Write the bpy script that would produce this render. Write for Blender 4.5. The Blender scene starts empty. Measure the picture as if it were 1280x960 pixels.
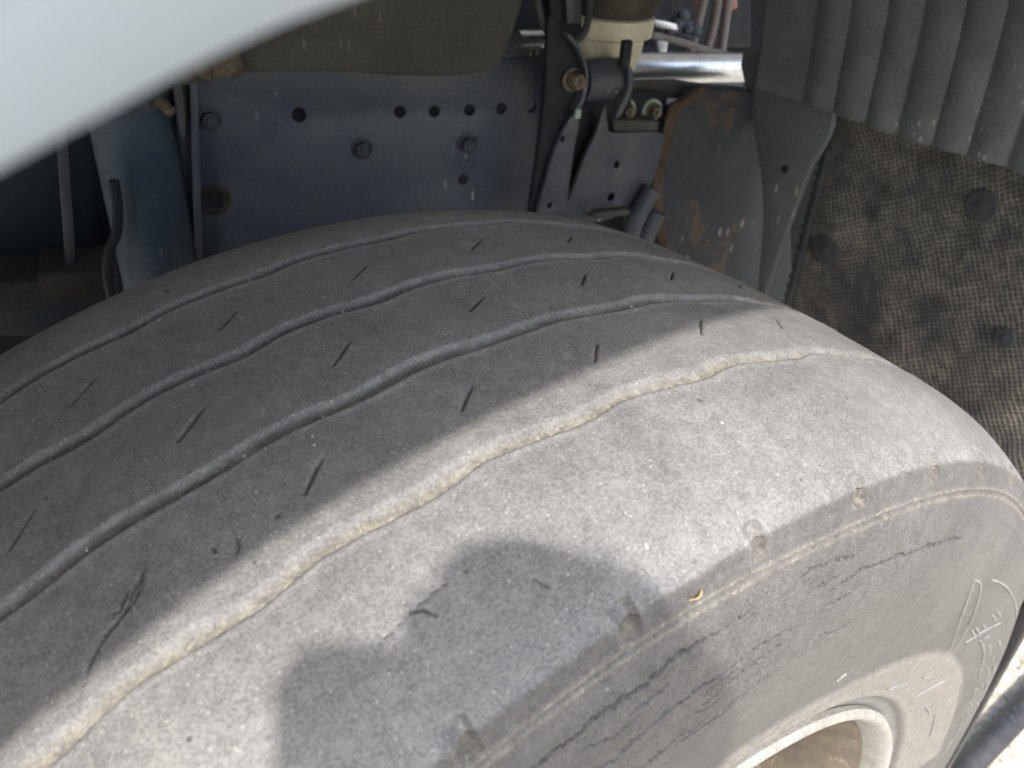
import bpy, bmesh, math, random
import numpy as np
from mathutils import Vector, Matrix
from mathutils.geometry import delaunay_2d_cdt
random.seed(7); rng = np.random.RandomState(7)
S = bpy.context.scene
COL = S.collection

# ------------------------------------------------------------------ camera
RIGHT = Vector((0.797929, -0.600447, 0.052654))
UP = Vector((0.298180, 0.469142, 0.831261))
BACK = Vector((-0.523830, -0.647587, 0.553383))
CAM = Vector((-0.191722, -0.278409, 0.685217))
cd = bpy.data.cameras.new('camera'); cam = bpy.data.objects.new('camera', cd); COL.objects.link(cam)
M = Matrix((RIGHT, UP, BACK)).transposed().to_4x4(); M.translation = CAM
cam.matrix_world = M
cd.sensor_width = 36.0; cd.lens = 36.0 * 1075.0 / 1280.0
cd.clip_start = 0.004; cd.clip_end = 3000
cd.dof.use_dof = True; cd.dof.focus_distance = 0.42; cd.dof.aperture_fstop = 13.0
S.camera = cam

# ------------------------------------------------------------------ light
W = bpy.data.worlds.new('World'); S.world = W; W.use_nodes = True
nt = W.node_tree; bg = nt.nodes['Background']
sky = nt.nodes.new('ShaderNodeTexSky'); sky.sky_type = 'NISHITA'; sky.sun_disc = False
LD = Vector((0.216, 0.579, -0.786)).normalized()          # direction the sunlight travels
sky.sun_elevation = math.asin(-LD.z); sky.sun_rotation = math.atan2(-LD.x, -LD.y)
sky.dust_density = 3.0; sky.air_density = 1.2
nt.links.new(sky.outputs[0], bg.inputs[0]); bg.inputs[1].default_value = 0.15
sl = bpy.data.lights.new('sun', 'SUN'); sl.energy = 2.0; sl.angle = math.radians(1.6); sl.color = (1, 0.965, 0.905)
so = bpy.data.objects.new('sun', sl); COL.objects.link(so); so.rotation_euler = LD.to_track_quat('-Z', 'Y').to_euler()
so.location = (-1, -3, 4)
S.view_settings.view_transform = 'Standard'; S.view_settings.look = 'None'
S.view_settings.exposure = 1.75; S.view_settings.gamma = 1
S.render.resolution_x = 1024; S.render.resolution_y = 768

# ------------------------------------------------------------------ materials
def new_mat(name):
    m = bpy.data.materials.new(name); m.use_nodes = True
    t = m.node_tree; b = t.nodes['Principled BSDF']
    return m, t, b
def N(t, kind, **kw):
    n = t.nodes.new('ShaderNode' + kind)
    for k, v in kw.items():
        if k.startswith('i_'): n.inputs[k[2:].replace('_', ' ')].default_value = v
        else: setattr(n, k, v)
    return n
def mixc(t, fac, a, b, blend='MIX'):
    n = t.nodes.new('ShaderNodeMix'); n.data_type = 'RGBA'; n.blend_type = blend
    for sock, val in ((n.inputs[0], fac), (n.inputs[6], a), (n.inputs[7], b)):
        if hasattr(val, 'links') or hasattr(val, 'is_linked'): t.links.new(val, sock)
        else: sock.default_value = val if not isinstance(val, tuple) else (*val, 1)
    return n.outputs[2]
def ramp(t, src, lo, hi, a=0.0, b=1.0):
    n = t.nodes.new('ShaderNodeMapRange'); n.interpolation_type = 'SMOOTHSTEP'
    n.inputs['From Min'].default_value = lo; n.inputs['From Max'].default_value = hi
    n.inputs['To Min'].default_value = a; n.inputs['To Max'].default_value = b
    t.links.new(src, n.inputs['Value']); return n.outputs['Result']
def math_(t, op, a, b=0.0):
    n = t.nodes.new('ShaderNodeMath'); n.operation = op
    for s_, v in ((n.inputs[0], a), (n.inputs[1], b)):
        if hasattr(v, 'is_linked'): t.links.new(v, s_)
        else: s_.default_value = v
    return n.outputs[0]
def noise(t, co, scale, detail=4, rough=0.55, dist=0.0):
    n = N(t, 'TexNoise'); n.inputs['Scale'].default_value = scale; n.inputs['Detail'].default_value = detail
    n.inputs['Roughness'].default_value = rough; n.inputs['Distortion'].default_value = dist
    t.links.new(co, n.inputs['Vector']); return n.outputs['Fac']
def coords(t, scale=(1, 1, 1), rot=(0, 0, 0)):
    g = N(t, 'TexCoord'); mp = N(t, 'Mapping')
    mp.inputs['Scale'].default_value = scale; mp.inputs['Rotation'].default_value = rot
    t.links.new(g.outputs['Object'], mp.inputs['Vector']); return mp.outputs['Vector']
def bump(t, b, h, strength, dist):
    n = N(t, 'Bump'); n.inputs['Strength'].default_value = strength; n.inputs['Distance'].default_value = dist
    t.links.new(h, n.inputs['Height']); t.links.new(n.outputs['Normal'], b.inputs['Normal'])
def attr(t, name):
    n = N(t, 'Attribute', attribute_name=name); return n.outputs['Fac']

def grimy(name, base, dust, rough=0.55, metal=0.0, amount=0.5, scale=14, splash=0.0, spec=0.4, bumpy=0.3, spots=None, streak=(1, 1, 0.22), spotscale=7.0, spotlo=0.58):
    """painted / moulded surface with dust film, grain and thin dried splashes"""
    m, t, b = new_mat(name); co = coords(t)
    n1 = noise(t, co, scale, 6, 0.6, 0.3); n2 = noise(t, co, 420, 3, 0.6)
    f = math_(t, 'MULTIPLY', ramp(t, n1, 0.35, 0.75), amount)
    c = mixc(t, f, base, dust)
    g = ramp(t, n2, 0.3, 0.7, 0.86, 1.14)
    gm = N(t, 'CombineXYZ')
    for i in range(3): t.links.new(g, gm.inputs[i])
    c = mixc(t, 1.0, c, gm.outputs[0], 'MULTIPLY')
    if spots:
        n5 = noise(t, co, spotscale, 8, 0.65, 0.6); f5 = ramp(t, n5, spotlo, spotlo + 0.07)
        c = mixc(t, f5, c, spots)
    if splash:
        co2 = coords(t, streak); v = N(t, 'TexVoronoi'); v.inputs['Scale'].default_value = 120; v.inputs['Randomness'].default_value = 1
        t.links.new(co2, v.inputs['Vector'])
        n3 = noise(t, co, 9, 2)
        f2 = math_(t, 'MULTIPLY', ramp(t, v.outputs['Distance'], 0.20, 0.10), ramp(t, n3, 0.50, 0.62))
        c = mixc(t, math_(t, 'MULTIPLY', f2, splash), c, (0.42, 0.38, 0.31))
    t.links.new(c, b.inputs['Base Color'])
    b.inputs['Roughness'].default_value = rough; b.inputs['Metallic'].default_value = metal
    b.inputs['Specular IOR Level'].default_value = spec
    bump(t, b, math_(t, 'ADD', n1, math_(t, 'MULTIPLY', n2, 0.25)), bumpy, 0.0015)
    return m

def make_rubber():
    m, t, b = new_mat('worn_rubber'); co = coords(t)
    side, dust, cut_shade, pale = attr(t, 'side'), attr(t, 'dust'), attr(t, 'cut_shade'), attr(t, 'pale')
    nb = noise(t, co, 16, 5, 0.6, 0.4); nm = noise(t, co, 150, 4, 0.6); nf = noise(t, co, 900, 3, 0.7)
    c = mixc(t, ramp(t, nb, 0.3, 0.7), (0.138, 0.1355, 0.133), (0.176, 0.172, 0.166))
    cs = mixc(t, ramp(t, nb, 0.25, 0.75), (0.070, 0.066, 0.064), (0.092, 0.0865, 0.0835))
    npat = noise(t, co, 5.5, 6, 0.62, 0.8); c = mixc(t, math_(t, 'MULTIPLY', ramp(t, npat, 0.52, 0.66), 0.45), c, (0.200, 0.190, 0.172))
    c = mixc(t, math_(t, 'MULTIPLY', ramp(t, noise(t, co, 9, 6, 0.65, 1.2), 0.56, 0.70), 0.40), c, (0.102, 0.100, 0.100))
    sco = coords(t, (1.0, 0.16, 1.0), (0, 0, math.radians(24))); scr = noise(t, sco, 330, 2, 0.5)
    c = mixc(t, math_(t, 'MULTIPLY', ramp(t, scr, 0.66, 0.74), 0.28), c, (0.30, 0.29, 0.27))
    c = mixc(t, side, c, cs)
    c = mixc(t, pale, c, (0.170, 0.156, 0.140))
    v = ramp(t, math_(t, 'ADD', math_(t, 'MULTIPLY', nf, 0.7), math_(t, 'MULTIPLY', nm, 0.3)), 0.34, 0.66, 0.66, 1.34)
    gm = N(t, 'CombineXYZ')
    for i in range(3): t.links.new(v, gm.inputs[i])
    c = mixc(t, 1.0, c, gm.outputs[0], 'MULTIPLY')
    # pale mineral flecks pressed into the tread
    vo = N(t, 'TexVoronoi'); vo.inputs['Scale'].default_value = 620; t.links.new(co, vo.inputs['Vector'])
    wn = N(t, 'TexWhiteNoise'); t.links.new(vo.outputs['Color'], wn.inputs['Vector'])
    fl = math_(t, 'MULTIPLY', ramp(t, vo.outputs['Distance'], 0.34, 0.18), math_(t, 'GREATER_THAN', wn.outputs['Value'], 0.93))
    fl = math_(t, 'MULTIPLY', fl, math_(t, 'SUBTRACT', 1.0, math_(t, 'MULTIPLY', side, 0.8)))
    c = mixc(t, math_(t, 'MULTIPLY', fl, 0.4), c, (0.50, 0.48, 0.44))
    vb = N(t, 'TexVoronoi'); vb.inputs['Scale'].default_value = 210; t.links.new(co, vb.inputs['Vector'])
    wb = N(t, 'TexWhiteNoise'); t.links.new(vb.outputs['Color'], wb.inputs['Vector'])
    fb = math_(t, 'MULTIPLY', ramp(t, math_(t, 'ADD', vb.outputs['Distance'], math_(t, 'MULTIPLY', nf, 0.25)), 0.30, 0.20), math_(t, 'GREATER_THAN', wb.outputs['Value'], 0.975))
    c = mixc(t, math_(t, 'MULTIPLY', fb, math_(t, 'SUBTRACT', 0.75, math_(t, 'MULTIPLY', side, 0.5))), c, (0.55, 0.54, 0.51))
    pit_ = math_(t, 'MULTIPLY', ramp(t, vb.outputs['Distance'], 0.24, 0.12), math_(t, 'LESS_THAN', wb.outputs['Value'], 0.02))
    c = mixc(t, math_(t, 'MULTIPLY', pit_, 0.8), c, (0.05, 0.047, 0.045))
    c = mixc(t, math_(t, 'MULTIPLY', attr(t, 'wall_shade'), ramp(t, noise(t, co, 45, 5, 0.65), 0.62, 0.42, 0.15, 0.75)), c, (0.062, 0.061, 0.062))  # painted shade on the lower walls of the deeper grooves
    nd = noise(t, co, 260, 4, 0.7)
    c = mixc(t, math_(t, 'MULTIPLY', dust, ramp(t, nd, 0.25, 0.6)), c, mixc(t, ramp(t, nm, 0.4, 0.62), (0.20, 0.182, 0.145), (0.30, 0.275, 0.215)))
    gn = noise(t, co, 520, 4, 0.75)
    c = mixc(t, math_(t, 'MULTIPLY', math_(t, 'MULTIPLY', dust, 0.9), ramp(t, gn, 0.54, 0.66)), c, (0.46, 0.44, 0.36))
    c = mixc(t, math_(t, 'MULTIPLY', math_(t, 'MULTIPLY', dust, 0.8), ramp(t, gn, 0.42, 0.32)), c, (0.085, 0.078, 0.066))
    c = mixc(t, cut_shade, c, (0.022, 0.020, 0.020))  # recess shade painted dark into sipes, cracks and notch walls
    t.links.new(c, b.inputs['Base Color'])
    b.inputs['Roughness'].default_value = 0.62; b.inputs['Specular IOR Level'].default_value = 0.42
    # grain; wrinkles of aged rubber on the sidewall
    co2 = coords(t, (1, 1.0, 1)); wv = N(t, 'TexVoronoi', feature='DISTANCE_TO_EDGE'); wv.inputs['Scale'].default_value = 330
    dn = N(t, 'TexNoise'); dn.inputs['Scale'].default_value = 60; t.links.new(co, dn.inputs['Vector'])
    ad = N(t, 'VectorMath', operation='MULTIPLY_ADD'); ad.inputs[1].default_value = (0.012, 0.012, 0.012)
    t.links.new(dn.outputs['Color'], ad.inputs[0]); t.links.new(co2, ad.inputs[2]); t.links.new(ad.outputs[0], wv.inputs['Vector'])
    wr = math_(t, 'MULTIPLY', ramp(t, wv.outputs['Distance'], 0.0, 0.16), attr(t, 'wrinkle'))
    h = math_(t, 'ADD', math_(t, 'ADD', math_(t, 'MULTIPLY', nf, 0.55), math_(t, 'MULTIPLY', nm, 0.5)), math_(t, 'MULTIPLY', wr, 0.55))
    h = math_(t, 'ADD', h, math_(t, 'MULTIPLY', attr(t, 'ingroove'), math_(t, 'MULTIPLY', gn, 1.6)))
    bump(t, b, h, 0.6, 0.0011)
    return m

def make_mesh_flap():
    m, t, b = new_mat('dusty_mesh_rubber')
    g = N(t, 'TexCoord'); co = g.outputs['Object']
    dn = N(t, 'TexNoise'); dn.inputs['Scale'].default_value = 22; dn.inputs['Detail'].default_value = 2; t.links.new(co, dn.inputs['Vector'])
    ad = N(t, 'VectorMath', operation='MULTIPLY_ADD'); ad.inputs[1].default_value = (0.010, 0.010, 0.010)
    t.links.new(dn.outputs['Color'], ad.inputs[0]); t.links.new(co, ad.inputs[2])
    mp = N(t, 'Mapping'); mp.inputs['Rotation'].default_value = (math.radians(31), 0, 0); t.links.new(ad.outputs[0], mp.inputs['Vector'])
    sp = N(t, 'SeparateXYZ'); t.links.new(mp.outputs[0], sp.inputs[0])
    s1 = math_(t, 'ABSOLUTE', math_(t, 'SINE', math_(t, 'MULTIPLY', sp.outputs['Y'], math.pi / 0.0050)))
    s2 = math_(t, 'ABSOLUTE', math_(t, 'SINE', math_(t, 'MULTIPLY', sp.outputs['Z'], math.pi / 0.0046)))
    cell = math_(t, 'MINIMUM', s1, s2)                       # thread net: high on threads
    thread = math_(t, 'SUBTRACT', 1.0, ramp(t, cell, 0.15, 0.6))
    nb = noise(t, co, 26, 5, 0.6, 0.5); nm = noise(t, co, 120, 4, 0.6)
    base = mixc(t, thread, (0.028, 0.028, 0.030), (0.080, 0.077, 0.074))
    d = math_(t, 'MULTIPLY', ramp(t, math_(t, 'ADD', math_(t, 'MULTIPLY', nb, 0.6), math_(t, 'MULTIPLY', noise(t, co, 70, 5, 0.65, 0.4), 0.4)), 0.34, 0.66), ramp(t, nm, 0.25, 0.6, 0.3, 1.0))
    d = math_(t, 'MULTIPLY', d, math_(t, 'ADD', 0.25, math_(t, 'MULTIPLY', thread, 0.75)))
    c = mixc(t, math_(t, 'MULTIPLY', d, 0.95), base, (0.31, 0.27, 0.215))
    nr = noise(t, co, 9, 3); c = mixc(t, math_(t, 'MULTIPLY', ramp(t, nr, 0.5, 0.7), 0.35), c, (0.085, 0.066, 0.054))
    t.links.new(c, b.inputs['Base Color']); b.inputs['Roughness'].default_value = 0.75
    bump(t, b, math_(t, 'ADD', thread, math_(t, 'MULTIPLY', nb, 2.0)), 0.9, 0.0016)
    return m

def make_ground():
    m, t, b = new_mat('pale_gravel_ground'); co = coords(t)
    vo = N(t, 'TexVoronoi'); vo.inputs['Scale'].default_value = 85; t.links.new(co, vo.inputs['Vector'])
    n1 = noise(t, co, 3, 5); n2 = noise(t, co, 60, 4)
    hs = N(t, 'SeparateColor'); t.links.new(vo.outputs['Color'], hs.inputs[0])
    c = mixc(t, hs.outputs[0], (0.30, 0.28, 0.235), (0.56, 0.52, 0.43))
    c = mixc(t, ramp(t, n2, 0.55, 0.7), c, (0.10, 0.09, 0.06))
    c = mixc(t, math_(t, 'MULTIPLY', ramp(t, n1, 0.4, 0.7), 0.3), c, (0.34, 0.31, 0.25))
    t.links.new(c, b.inputs['Base Color']); b.inputs['Roughness'].default_value = 0.9
    bump(t, b, math_(t, 'ADD', vo.outputs['Distance'], n2), 0.6, 0.006)
    return m

MR = make_rubber(); MFLAP = make_mesh_flap(); MG = make_ground()
M_FRAME = grimy('blue_grey_chassis_paint', (0.060, 0.072, 0.096), (0.096, 0.102, 0.112), 0.5, 0, 0.75, 13, 0.85, spots=(0.050, 0.048, 0.050), spotscale=18, spotlo=0.66)
M_DARK = grimy('dark_steel', (0.012, 0.014, 0.019), (0.034, 0.034, 0.035), 0.65, 0, 0.4, 18, 0.15, 0.25)
M_BODY = grimy('shade_black_underbody', (0.006, 0.007, 0.008), (0.014, 0.013, 0.012), 0.8, 0, 0.5, 8, 0, 0.15)  # near-black tone puts the underbody's shade into the colour
M_BRACK = grimy('grey_cast_steel', (0.048, 0.055, 0.069), (0.086, 0.090, 0.096), 0.5, 0, 0.5, 16, 0.6)
M_TANK = grimy('dusty_blue_steel', (0.034, 0.058, 0.084), (0.085, 0.100, 0.112), 0.62, 0.0, 0.8, 14, 0.25, 0.25, spots=(0.20, 0.15, 0.10), spotscale=11, spotlo=0.72)
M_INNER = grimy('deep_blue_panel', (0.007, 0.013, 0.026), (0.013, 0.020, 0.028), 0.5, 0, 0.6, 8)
M_DUST = grimy('dust_caked_foam', (0.060, 0.058, 0.053), (0.098, 0.092, 0.082), 0.9, 0, 0.8, 12, 0.15, 0.2, 0.8)
M_LEDGE = grimy('grimy_dark_ledge', (0.026, 0.025, 0.023), (0.060, 0.056, 0.048), 0.85, 0, 0.7, 22, 0, 0.2, 0.8)
M_MUD = grimy('dried_mud', (0.085, 0.072, 0.054), (0.15, 0.128, 0.10), 0.95, 0, 0.8, 40, 0, 0.1, 1.0)
M_CREAM = grimy('cream_plastic', (0.60, 0.56, 0.43), (0.40, 0.36, 0.27), 0.5, 0, 0.5, 14, 0, 0.4, 0.1)
M_BELLOW = grimy('dusty_bellows_rubber', (0.055, 0.050, 0.044), (0.12, 0.105, 0.085), 0.85, 0, 0.8, 20, 0, 0.2, 0.5)
M_ALU = grimy('bare_aluminium', (0.62, 0.64, 0.68), (0.42, 0.40, 0.38), 0.30, 1.0, 0.5, 18)
M_RUST = grimy('rusted_steel', (0.052, 0.034, 0.024), (0.105, 0.075, 0.055), 0.85, 0, 0.8, 30, 0, 0.2, 0.8)
M_SHIELD = grimy('blackened_shield', (0.018, 0.021, 0.026), (0.038, 0.039, 0.041), 0.6, 0, 0.7, 12, 0.6, spots=(0.070, 0.046, 0.032), spotscale=13, spotlo=0.57)
M_GUARD = grimy('black_moulded_plastic', (0.080, 0.090, 0.094), (0.150, 0.155, 0.151), 0.55, 0, 0.8, 16, 0.55, 0.45, 0.35, streak=(1, 1, 0.5))
M_STRAP = grimy('grey_plastic_bracket', (0.085, 0.094, 0.098), (0.13, 0.132, 0.128), 0.6, 0, 0.6, 14, 0.9)
M_FENDER, _t, _b = new_mat('silver_grey_body_paint')
_b.inputs['Base Color'].default_value = (0.34, 0.39, 0.445, 1); _b.inputs['Roughness'].default_value = 0.32
_t.links.new(ramp(_t, noise(_t, coords(_t), 6, 4), 0.3, 0.7, 0.28, 0.40), _b.inputs['Roughness'])
M_RIM = grimy('dusty_silver_rim', (0.30, 0.292, 0.27), (0.20, 0.18, 0.145), 0.6, 0.2, 0.7, 60, 0, 0.4, 0.5)
M_BARREL = grimy('dirty_rim_barrel', (0.12, 0.10, 0.082), (0.21, 0.17, 0.125), 0.8, 0, 0.8, 24, 0, 0.3, 0.6, spots=(0.36, 0.30, 0.22), spotscale=30)
M_ZINC = grimy('green_zinc_washer', (0.26, 0.34, 0.28), (0.36, 0.40, 0.34), 0.5, 0.2, 0.5, 60)
M_BOLT = grimy('corroded_bolt', (0.13, 0.105, 0.078), (0.22, 0.19, 0.15), 0.7, 0.2, 0.8, 80)
M_FAST = grimy('dark_plastic_clip', (0.036, 0.039, 0.042), (0.07, 0.068, 0.064), 0.6, 0, 0.6, 30)
M_HOSE = grimy('black_rubber_hose', (0.020, 0.020, 0.022), (0.06, 0.058, 0.055), 0.55, 0, 0.5, 30, 0.5)
M_CABLE = grimy('faded_cable_sleeve', (0.16, 0.13, 0.125), (0.22, 0.2, 0.19), 0.6, 0, 0.5, 30)
M_PINK = grimy('faded_red_cable', (0.34, 0.12, 0.10), (0.3, 0.2, 0.18), 0.6, 0, 0.5, 30)
M_BOUNCE = grimy('pale_bounce_paint', (0.62, 0.64, 0.66), (0.5, 0.49, 0.46), 0.5, 0, 0.6, 6)  # pale tone picked to bounce fill light
M_LEAF = grimy('dry_leaf', (0.42, 0.25, 0.13), (0.55, 0.40, 0.26), 0.8, 0, 0.8, 200)
M_GRIT = grimy('pale_grit', (0.46, 0.46, 0.44), (0.60, 0.60, 0.58), 0.9, 0, 0.8, 100)
M_SKIN = grimy('skin', (0.42, 0.25, 0.18), (0.45, 0.28, 0.2), 0.5, 0, 0.5, 30)
M_PHONE = grimy('black_phone_glass', (0.015, 0.015, 0.017), (0.02, 0.02, 0.02), 0.2, 0, 0.2, 30)

# ------------------------------------------------------------------ helpers
def thing(name, label, cat, loc, group=None):
    o = bpy.data.objects.new(name, None); COL.objects.link(o); o.location = loc
    o.empty_display_size = 0.1; o['label'] = label; o['category'] = cat
    if group: o['group'] = group
    return o
def origin(o):
    p = Vector((0, 0, 0))
    while o is not None: p += o.location; o = o.parent
    return p
def link(name, me, mat, parent=None, label=None, smooth=True, at=None, stuff=False):
    """mesh given in world coordinates; its origin is moved to its own centre"""
    o = bpy.data.objects.new(name, me); COL.objects.link(o)
    if mat and not me.materials: me.materials.append(mat)
    if smooth:
        me.polygons.foreach_set('use_smooth', [True] * len(me.polygons))
        try: me.set_sharp_from_angle(angle=math.radians(40))
        except Exception: pass
    if at is None:
        n = len(me.vertices); a = np.zeros(n * 3, np.float32); me.vertices.foreach_get('co', a); a = a.reshape(-1, 3)
        c = (a.min(0) + a.max(0)) / 2; me.vertices.foreach_set('co', (a - c).ravel()); at = Vector([float(x) for x in c]); me.update()
    o.location = at - (origin(parent) if parent else Vector((0, 0, 0)))
    o.parent = parent
    if label: o['label'] = label
    if stuff: o['kind'] = 'stuff'
    return o
def bm_link(name, bm, mat, parent=None, **kw):
    bmesh.ops.recalc_face_normals(bm, faces=bm.faces[:])
    me = bpy.data.meshes.new(name); bm.to_mesh(me); bm.free()
    return link(name, me, mat, parent, **kw)

STEER = math.radians(-14)                                  # the front wheel is steered against the frame
XD = Vector((math.cos(STEER), math.sin(STEER), 0)); ND = Vector((-math.sin(STEER), math.cos(STEER), 0))
def FR(off): return (Vector((0, 0.5, 0)) + ND * off, XD, Vector((0, 0, 1)), ND)        # along the frame rail
def FT(x): return (Vector((x, 0, 0)), Vector((0, 1, 0)), Vector((0, 0, 1)), Vector((1, 0, 0)))   # across the truck
def FS(y): return (Vector((0, y, 0)), Vector((1, 0, 0)), Vector((0, 0, 1)), Vector((0, 1, 0)))   # along the wheel plane
def fmap(fr, a, b, d=0.0): return fr[0] + fr[1] * a + fr[2] * b + fr[3] * d

def catmull(pts, n=6, closed=False):
    out = []; m = len(pts)
    for i in range(m if closed else m - 1):
        if closed: p = [Vector(pts[(i + k - 1) % m]) for k in range(4)]
        else: p = [Vector(pts[min(max(i + k - 1, 0), m - 1)]) for k in range(4)]
        for j in range(n):
            u = j / n
            out.append(0.5 * ((2 * p[1]) + (p[2] - p[0]) * u + (2 * p[0] - 5 * p[1] + 4 * p[2] - p[3]) * u * u + (3 * p[1] - p[0] - 3 * p[2] + p[3]) * u ** 3))
    if not closed: out.append(Vector(pts[-1]))
    return out
def plate(name, poly, fr, depth, mat, parent, holes=(), bevel=0.0015, label=None, d0=0.0):
    """flat plate with real holes: front face at d0, thickness depth away from the camera"""
    if holes:
        vs = [Vector((a, b)) for a, b in poly]; loops = [list(range(len(vs)))]
        for (a, b, ra, rb) in holes:
            k0 = len(vs); vs += [Vector((a + ra * math.cos(-k * math.pi / 12), b + rb * math.sin(-k * math.pi / 12))) for k in range(24)]
            loops.append(list(range(k0, k0 + 24)))
        es = [(l[i], l[(i + 1) % len(l)]) for l in loops for i in range(len(l))]
        cv, ce, cf, _1, _2, _3 = delaunay_2d_cdt(vs, es, [], 1, 1e-7)
        def inhole(f):
            c = sum((cv[i] for i in f), Vector((0, 0))) / len(f)
            return any(((c.x - a) / ra) ** 2 + ((c.y - b) / rb) ** 2 < 1 for (a, b, ra, rb) in holes)
        cf = [f for f in cf if not inhole(f)]
        bm = bmesh.new(); A = [bm.verts.new(fmap(fr, v.x, v.y, d0)) for v in cv]; B = [bm.verts.new(fmap(fr, v.x, v.y, d0 + depth)) for v in cv]
        cnt = {}
        for f in cf:
            bm.faces.new([A[i] for i in f]); bm.faces.new([B[i] for i in reversed(f)])
            for i in range(len(f)):
                e = (f[i], f[(i + 1) % len(f)]); cnt[frozenset(e)] = cnt.get(frozenset(e), 0) + 1
        for e, c in cnt.items():
            if c == 1:
                i, j = tuple(e); bm.faces.new((A[i], A[j], B[j], B[i]))
        bmesh.ops.recalc_face_normals(bm, faces=bm.faces[:])
        ed = [e for e in bm.edges if len(e.link_faces) == 2 and e.calc_face_angle(0) > 1.0 and abs((e.verts[0].co - e.verts[1].co).dot(fr[3])) < 1e-6]
        bmesh.ops.bevel(bm, geom=ed, offset=min(bevel, .0007), segments=2, profile=.5, affect='EDGES')
        return bm_link(name, bm, mat, parent, label=label)
    cu = bpy.data.curves.new(name, 'CURVE'); cu.dimensions = '2D'; cu.fill_mode = 'BOTH'
    def spl(pts):
        s = cu.splines.new('POLY'); s.points.add(len(pts) - 1)
        for p, q in zip(s.points, pts): p.co = (q[0], q[1], 0, 1)
        s.use_cyclic_u = True
    spl(poly)
    for (a, b, ra, rb) in holes:
        spl([(a + ra * math.cos(k * math.pi / 12), b + rb * math.sin(k * math.pi / 12)) for k in range(24)])
    cu.extrude = max(depth / 2 - bevel, 0.0002); cu.bevel_depth = bevel; cu.bevel_resolution = 2; cu.offset = -bevel
    tmp = bpy.data.objects.new('tmp', cu); COL.objects.link(tmp)
    me = bpy.data.meshes.new_from_object(tmp.evaluated_get(bpy.context.evaluated_depsgraph_get()))
    bpy.data.objects.remove(tmp); bpy.data.curves.remove(cu)
    me.materials.clear(); me.name = name
    for v in me.vertices: v.co = fmap(fr, v.co.x, v.co.y, d0 + depth / 2 - v.co.z)
    bm = bmesh.new(); bm.from_mesh(me); bmesh.ops.remove_doubles(bm, verts=bm.verts, dist=1e-5)
    bpy.data.meshes.remove(me)
    return bm_link(name, bm, mat, parent, label=label)
def lathe(bm, prof, org, axis, n=40, a0=0.0, a1=2 * math.pi):
    axis = Vector(axis).normalized(); u = axis.orthogonal().normalized(); w = axis.cross(u)
    full = abs(a1 - a0 - 2 * math.pi) < 1e-6
    rings = []
    for k in range(n if full else n + 1):
        a = a0 + (a1 - a0) * k / n; d = u * math.cos(a) + w * math.sin(a)
        rings.append([bm.verts.new(Vector(org) + axis * h + d * r) for h, r in prof])
    for k in range(n):
        A, B = rings[k], rings[(k + 1) % len(rings)]
        for i in range(len(prof) - 1): bm.faces.new((A[i], A[i + 1], B[i + 1], B[i]))
    return bm
def tube(bm, pts, r, n=10, cap=True):
    pts = [Vector(p) for p in pts]; prev = None; rings = []
    for i, p in enumerate(pts):
        tg = (pts[min(i + 1, len(pts) - 1)] - pts[max(i - 1, 0)]).normalized()
        u = (prev - tg * prev.dot(tg)).normalized() if prev is not None else tg.orthogonal().normalized()
        prev = u; w = tg.cross(u); rr = r[i] if isinstance(r, (list, tuple)) else r
        rings.append([bm.verts.new(p + (u * math.cos(2 * math.pi * k / n) + w * math.sin(2 * math.pi * k / n)) * rr) for k in range(n)])
    for i in range(len(pts) - 1):
        for k in range(n): bm.faces.new((rings[i][k], rings[i][(k + 1) % n], rings[i + 1][(k + 1) % n], rings[i + 1][k]))
    if cap: bm.faces.new(rings[0][::-1]); bm.faces.new(rings[-1])
    return bm
def hexbolt(r, h):
    bm = bmesh.new()
    lathe(bm, [(0, 0), (0, r * 1.45), (h * 0.18, r * 1.45), (h * 0.22, r * 1.3)], (0, 0, 0), (0, 0, 1), 24)     # washer
    vs = []
    for z, s in ((h * 0.2, 1), (h * 0.9, 1), (h, 0.86)):
        vs.append([bm.verts.new((r * s * math.cos(k * math.pi / 3), r * s * math.sin(k * math.pi / 3), z)) for k in range(6)])
    for i in range(2):
        for k in range(6): bm.faces.new((vs[i][k], vs[i][(k + 1) % 6], vs[i + 1][(k + 1) % 6], vs[i + 1][k]))
    bm.faces.new(vs[2])
    lathe(bm, [(h, r * 0.5), (h * 1.25, r * 0.45), (h * 1.28, 0)], (0, 0, 0), (0, 0, 1), 12)
    bmesh.ops.recalc_face_normals(bm, faces=bm.faces[:])
    me = bpy.data.meshes.new('bolt'); bm.to_mesh(me); bm.free(); return me
def place(name, me, mat, parent, pos, direction, rot=0.0, label=None):
    if not me.materials: me.materials.append(mat)
    o = bpy.data.objects.new(name, me); COL.objects.link(o); o.parent = parent
    o.rotation_euler = (Vector(direction).to_track_quat('Z', 'Y') @ Matrix.Rotation(rot, 4, 'Z').to_quaternion()).to_euler()
    o.location = Vector(pos) - origin(parent)
    if label: o['label'] = label
    return o
def box(bm, c, sx, sy, sz, X=Vector((1, 0, 0)), Y=Vector((0, 1, 0)), Z=Vector((0, 0, 1)), bev=0.0):
    vs = [bm.verts.new(Vector(c) + X * (sx * i) + Y * (sy * j) + Z * (sz * k)) for i in (-.5, .5) for j in (-.5, .5) for k in (-.5, .5)]
    fs = [bm.faces.new([vs[i] for i in q]) for q in ((0, 1, 3, 2), (4, 6, 7, 5), (0, 4, 5, 1), (2, 3, 7, 6), (0, 2, 6, 4), (1, 5, 7, 3))]
    if bev:
        es = list({e for f in fs for e in f.edges})
        bmesh.ops.bevel(bm, geom=es, offset=bev, segments=3, profile=0.5, affect='EDGES')
    return bm

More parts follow.
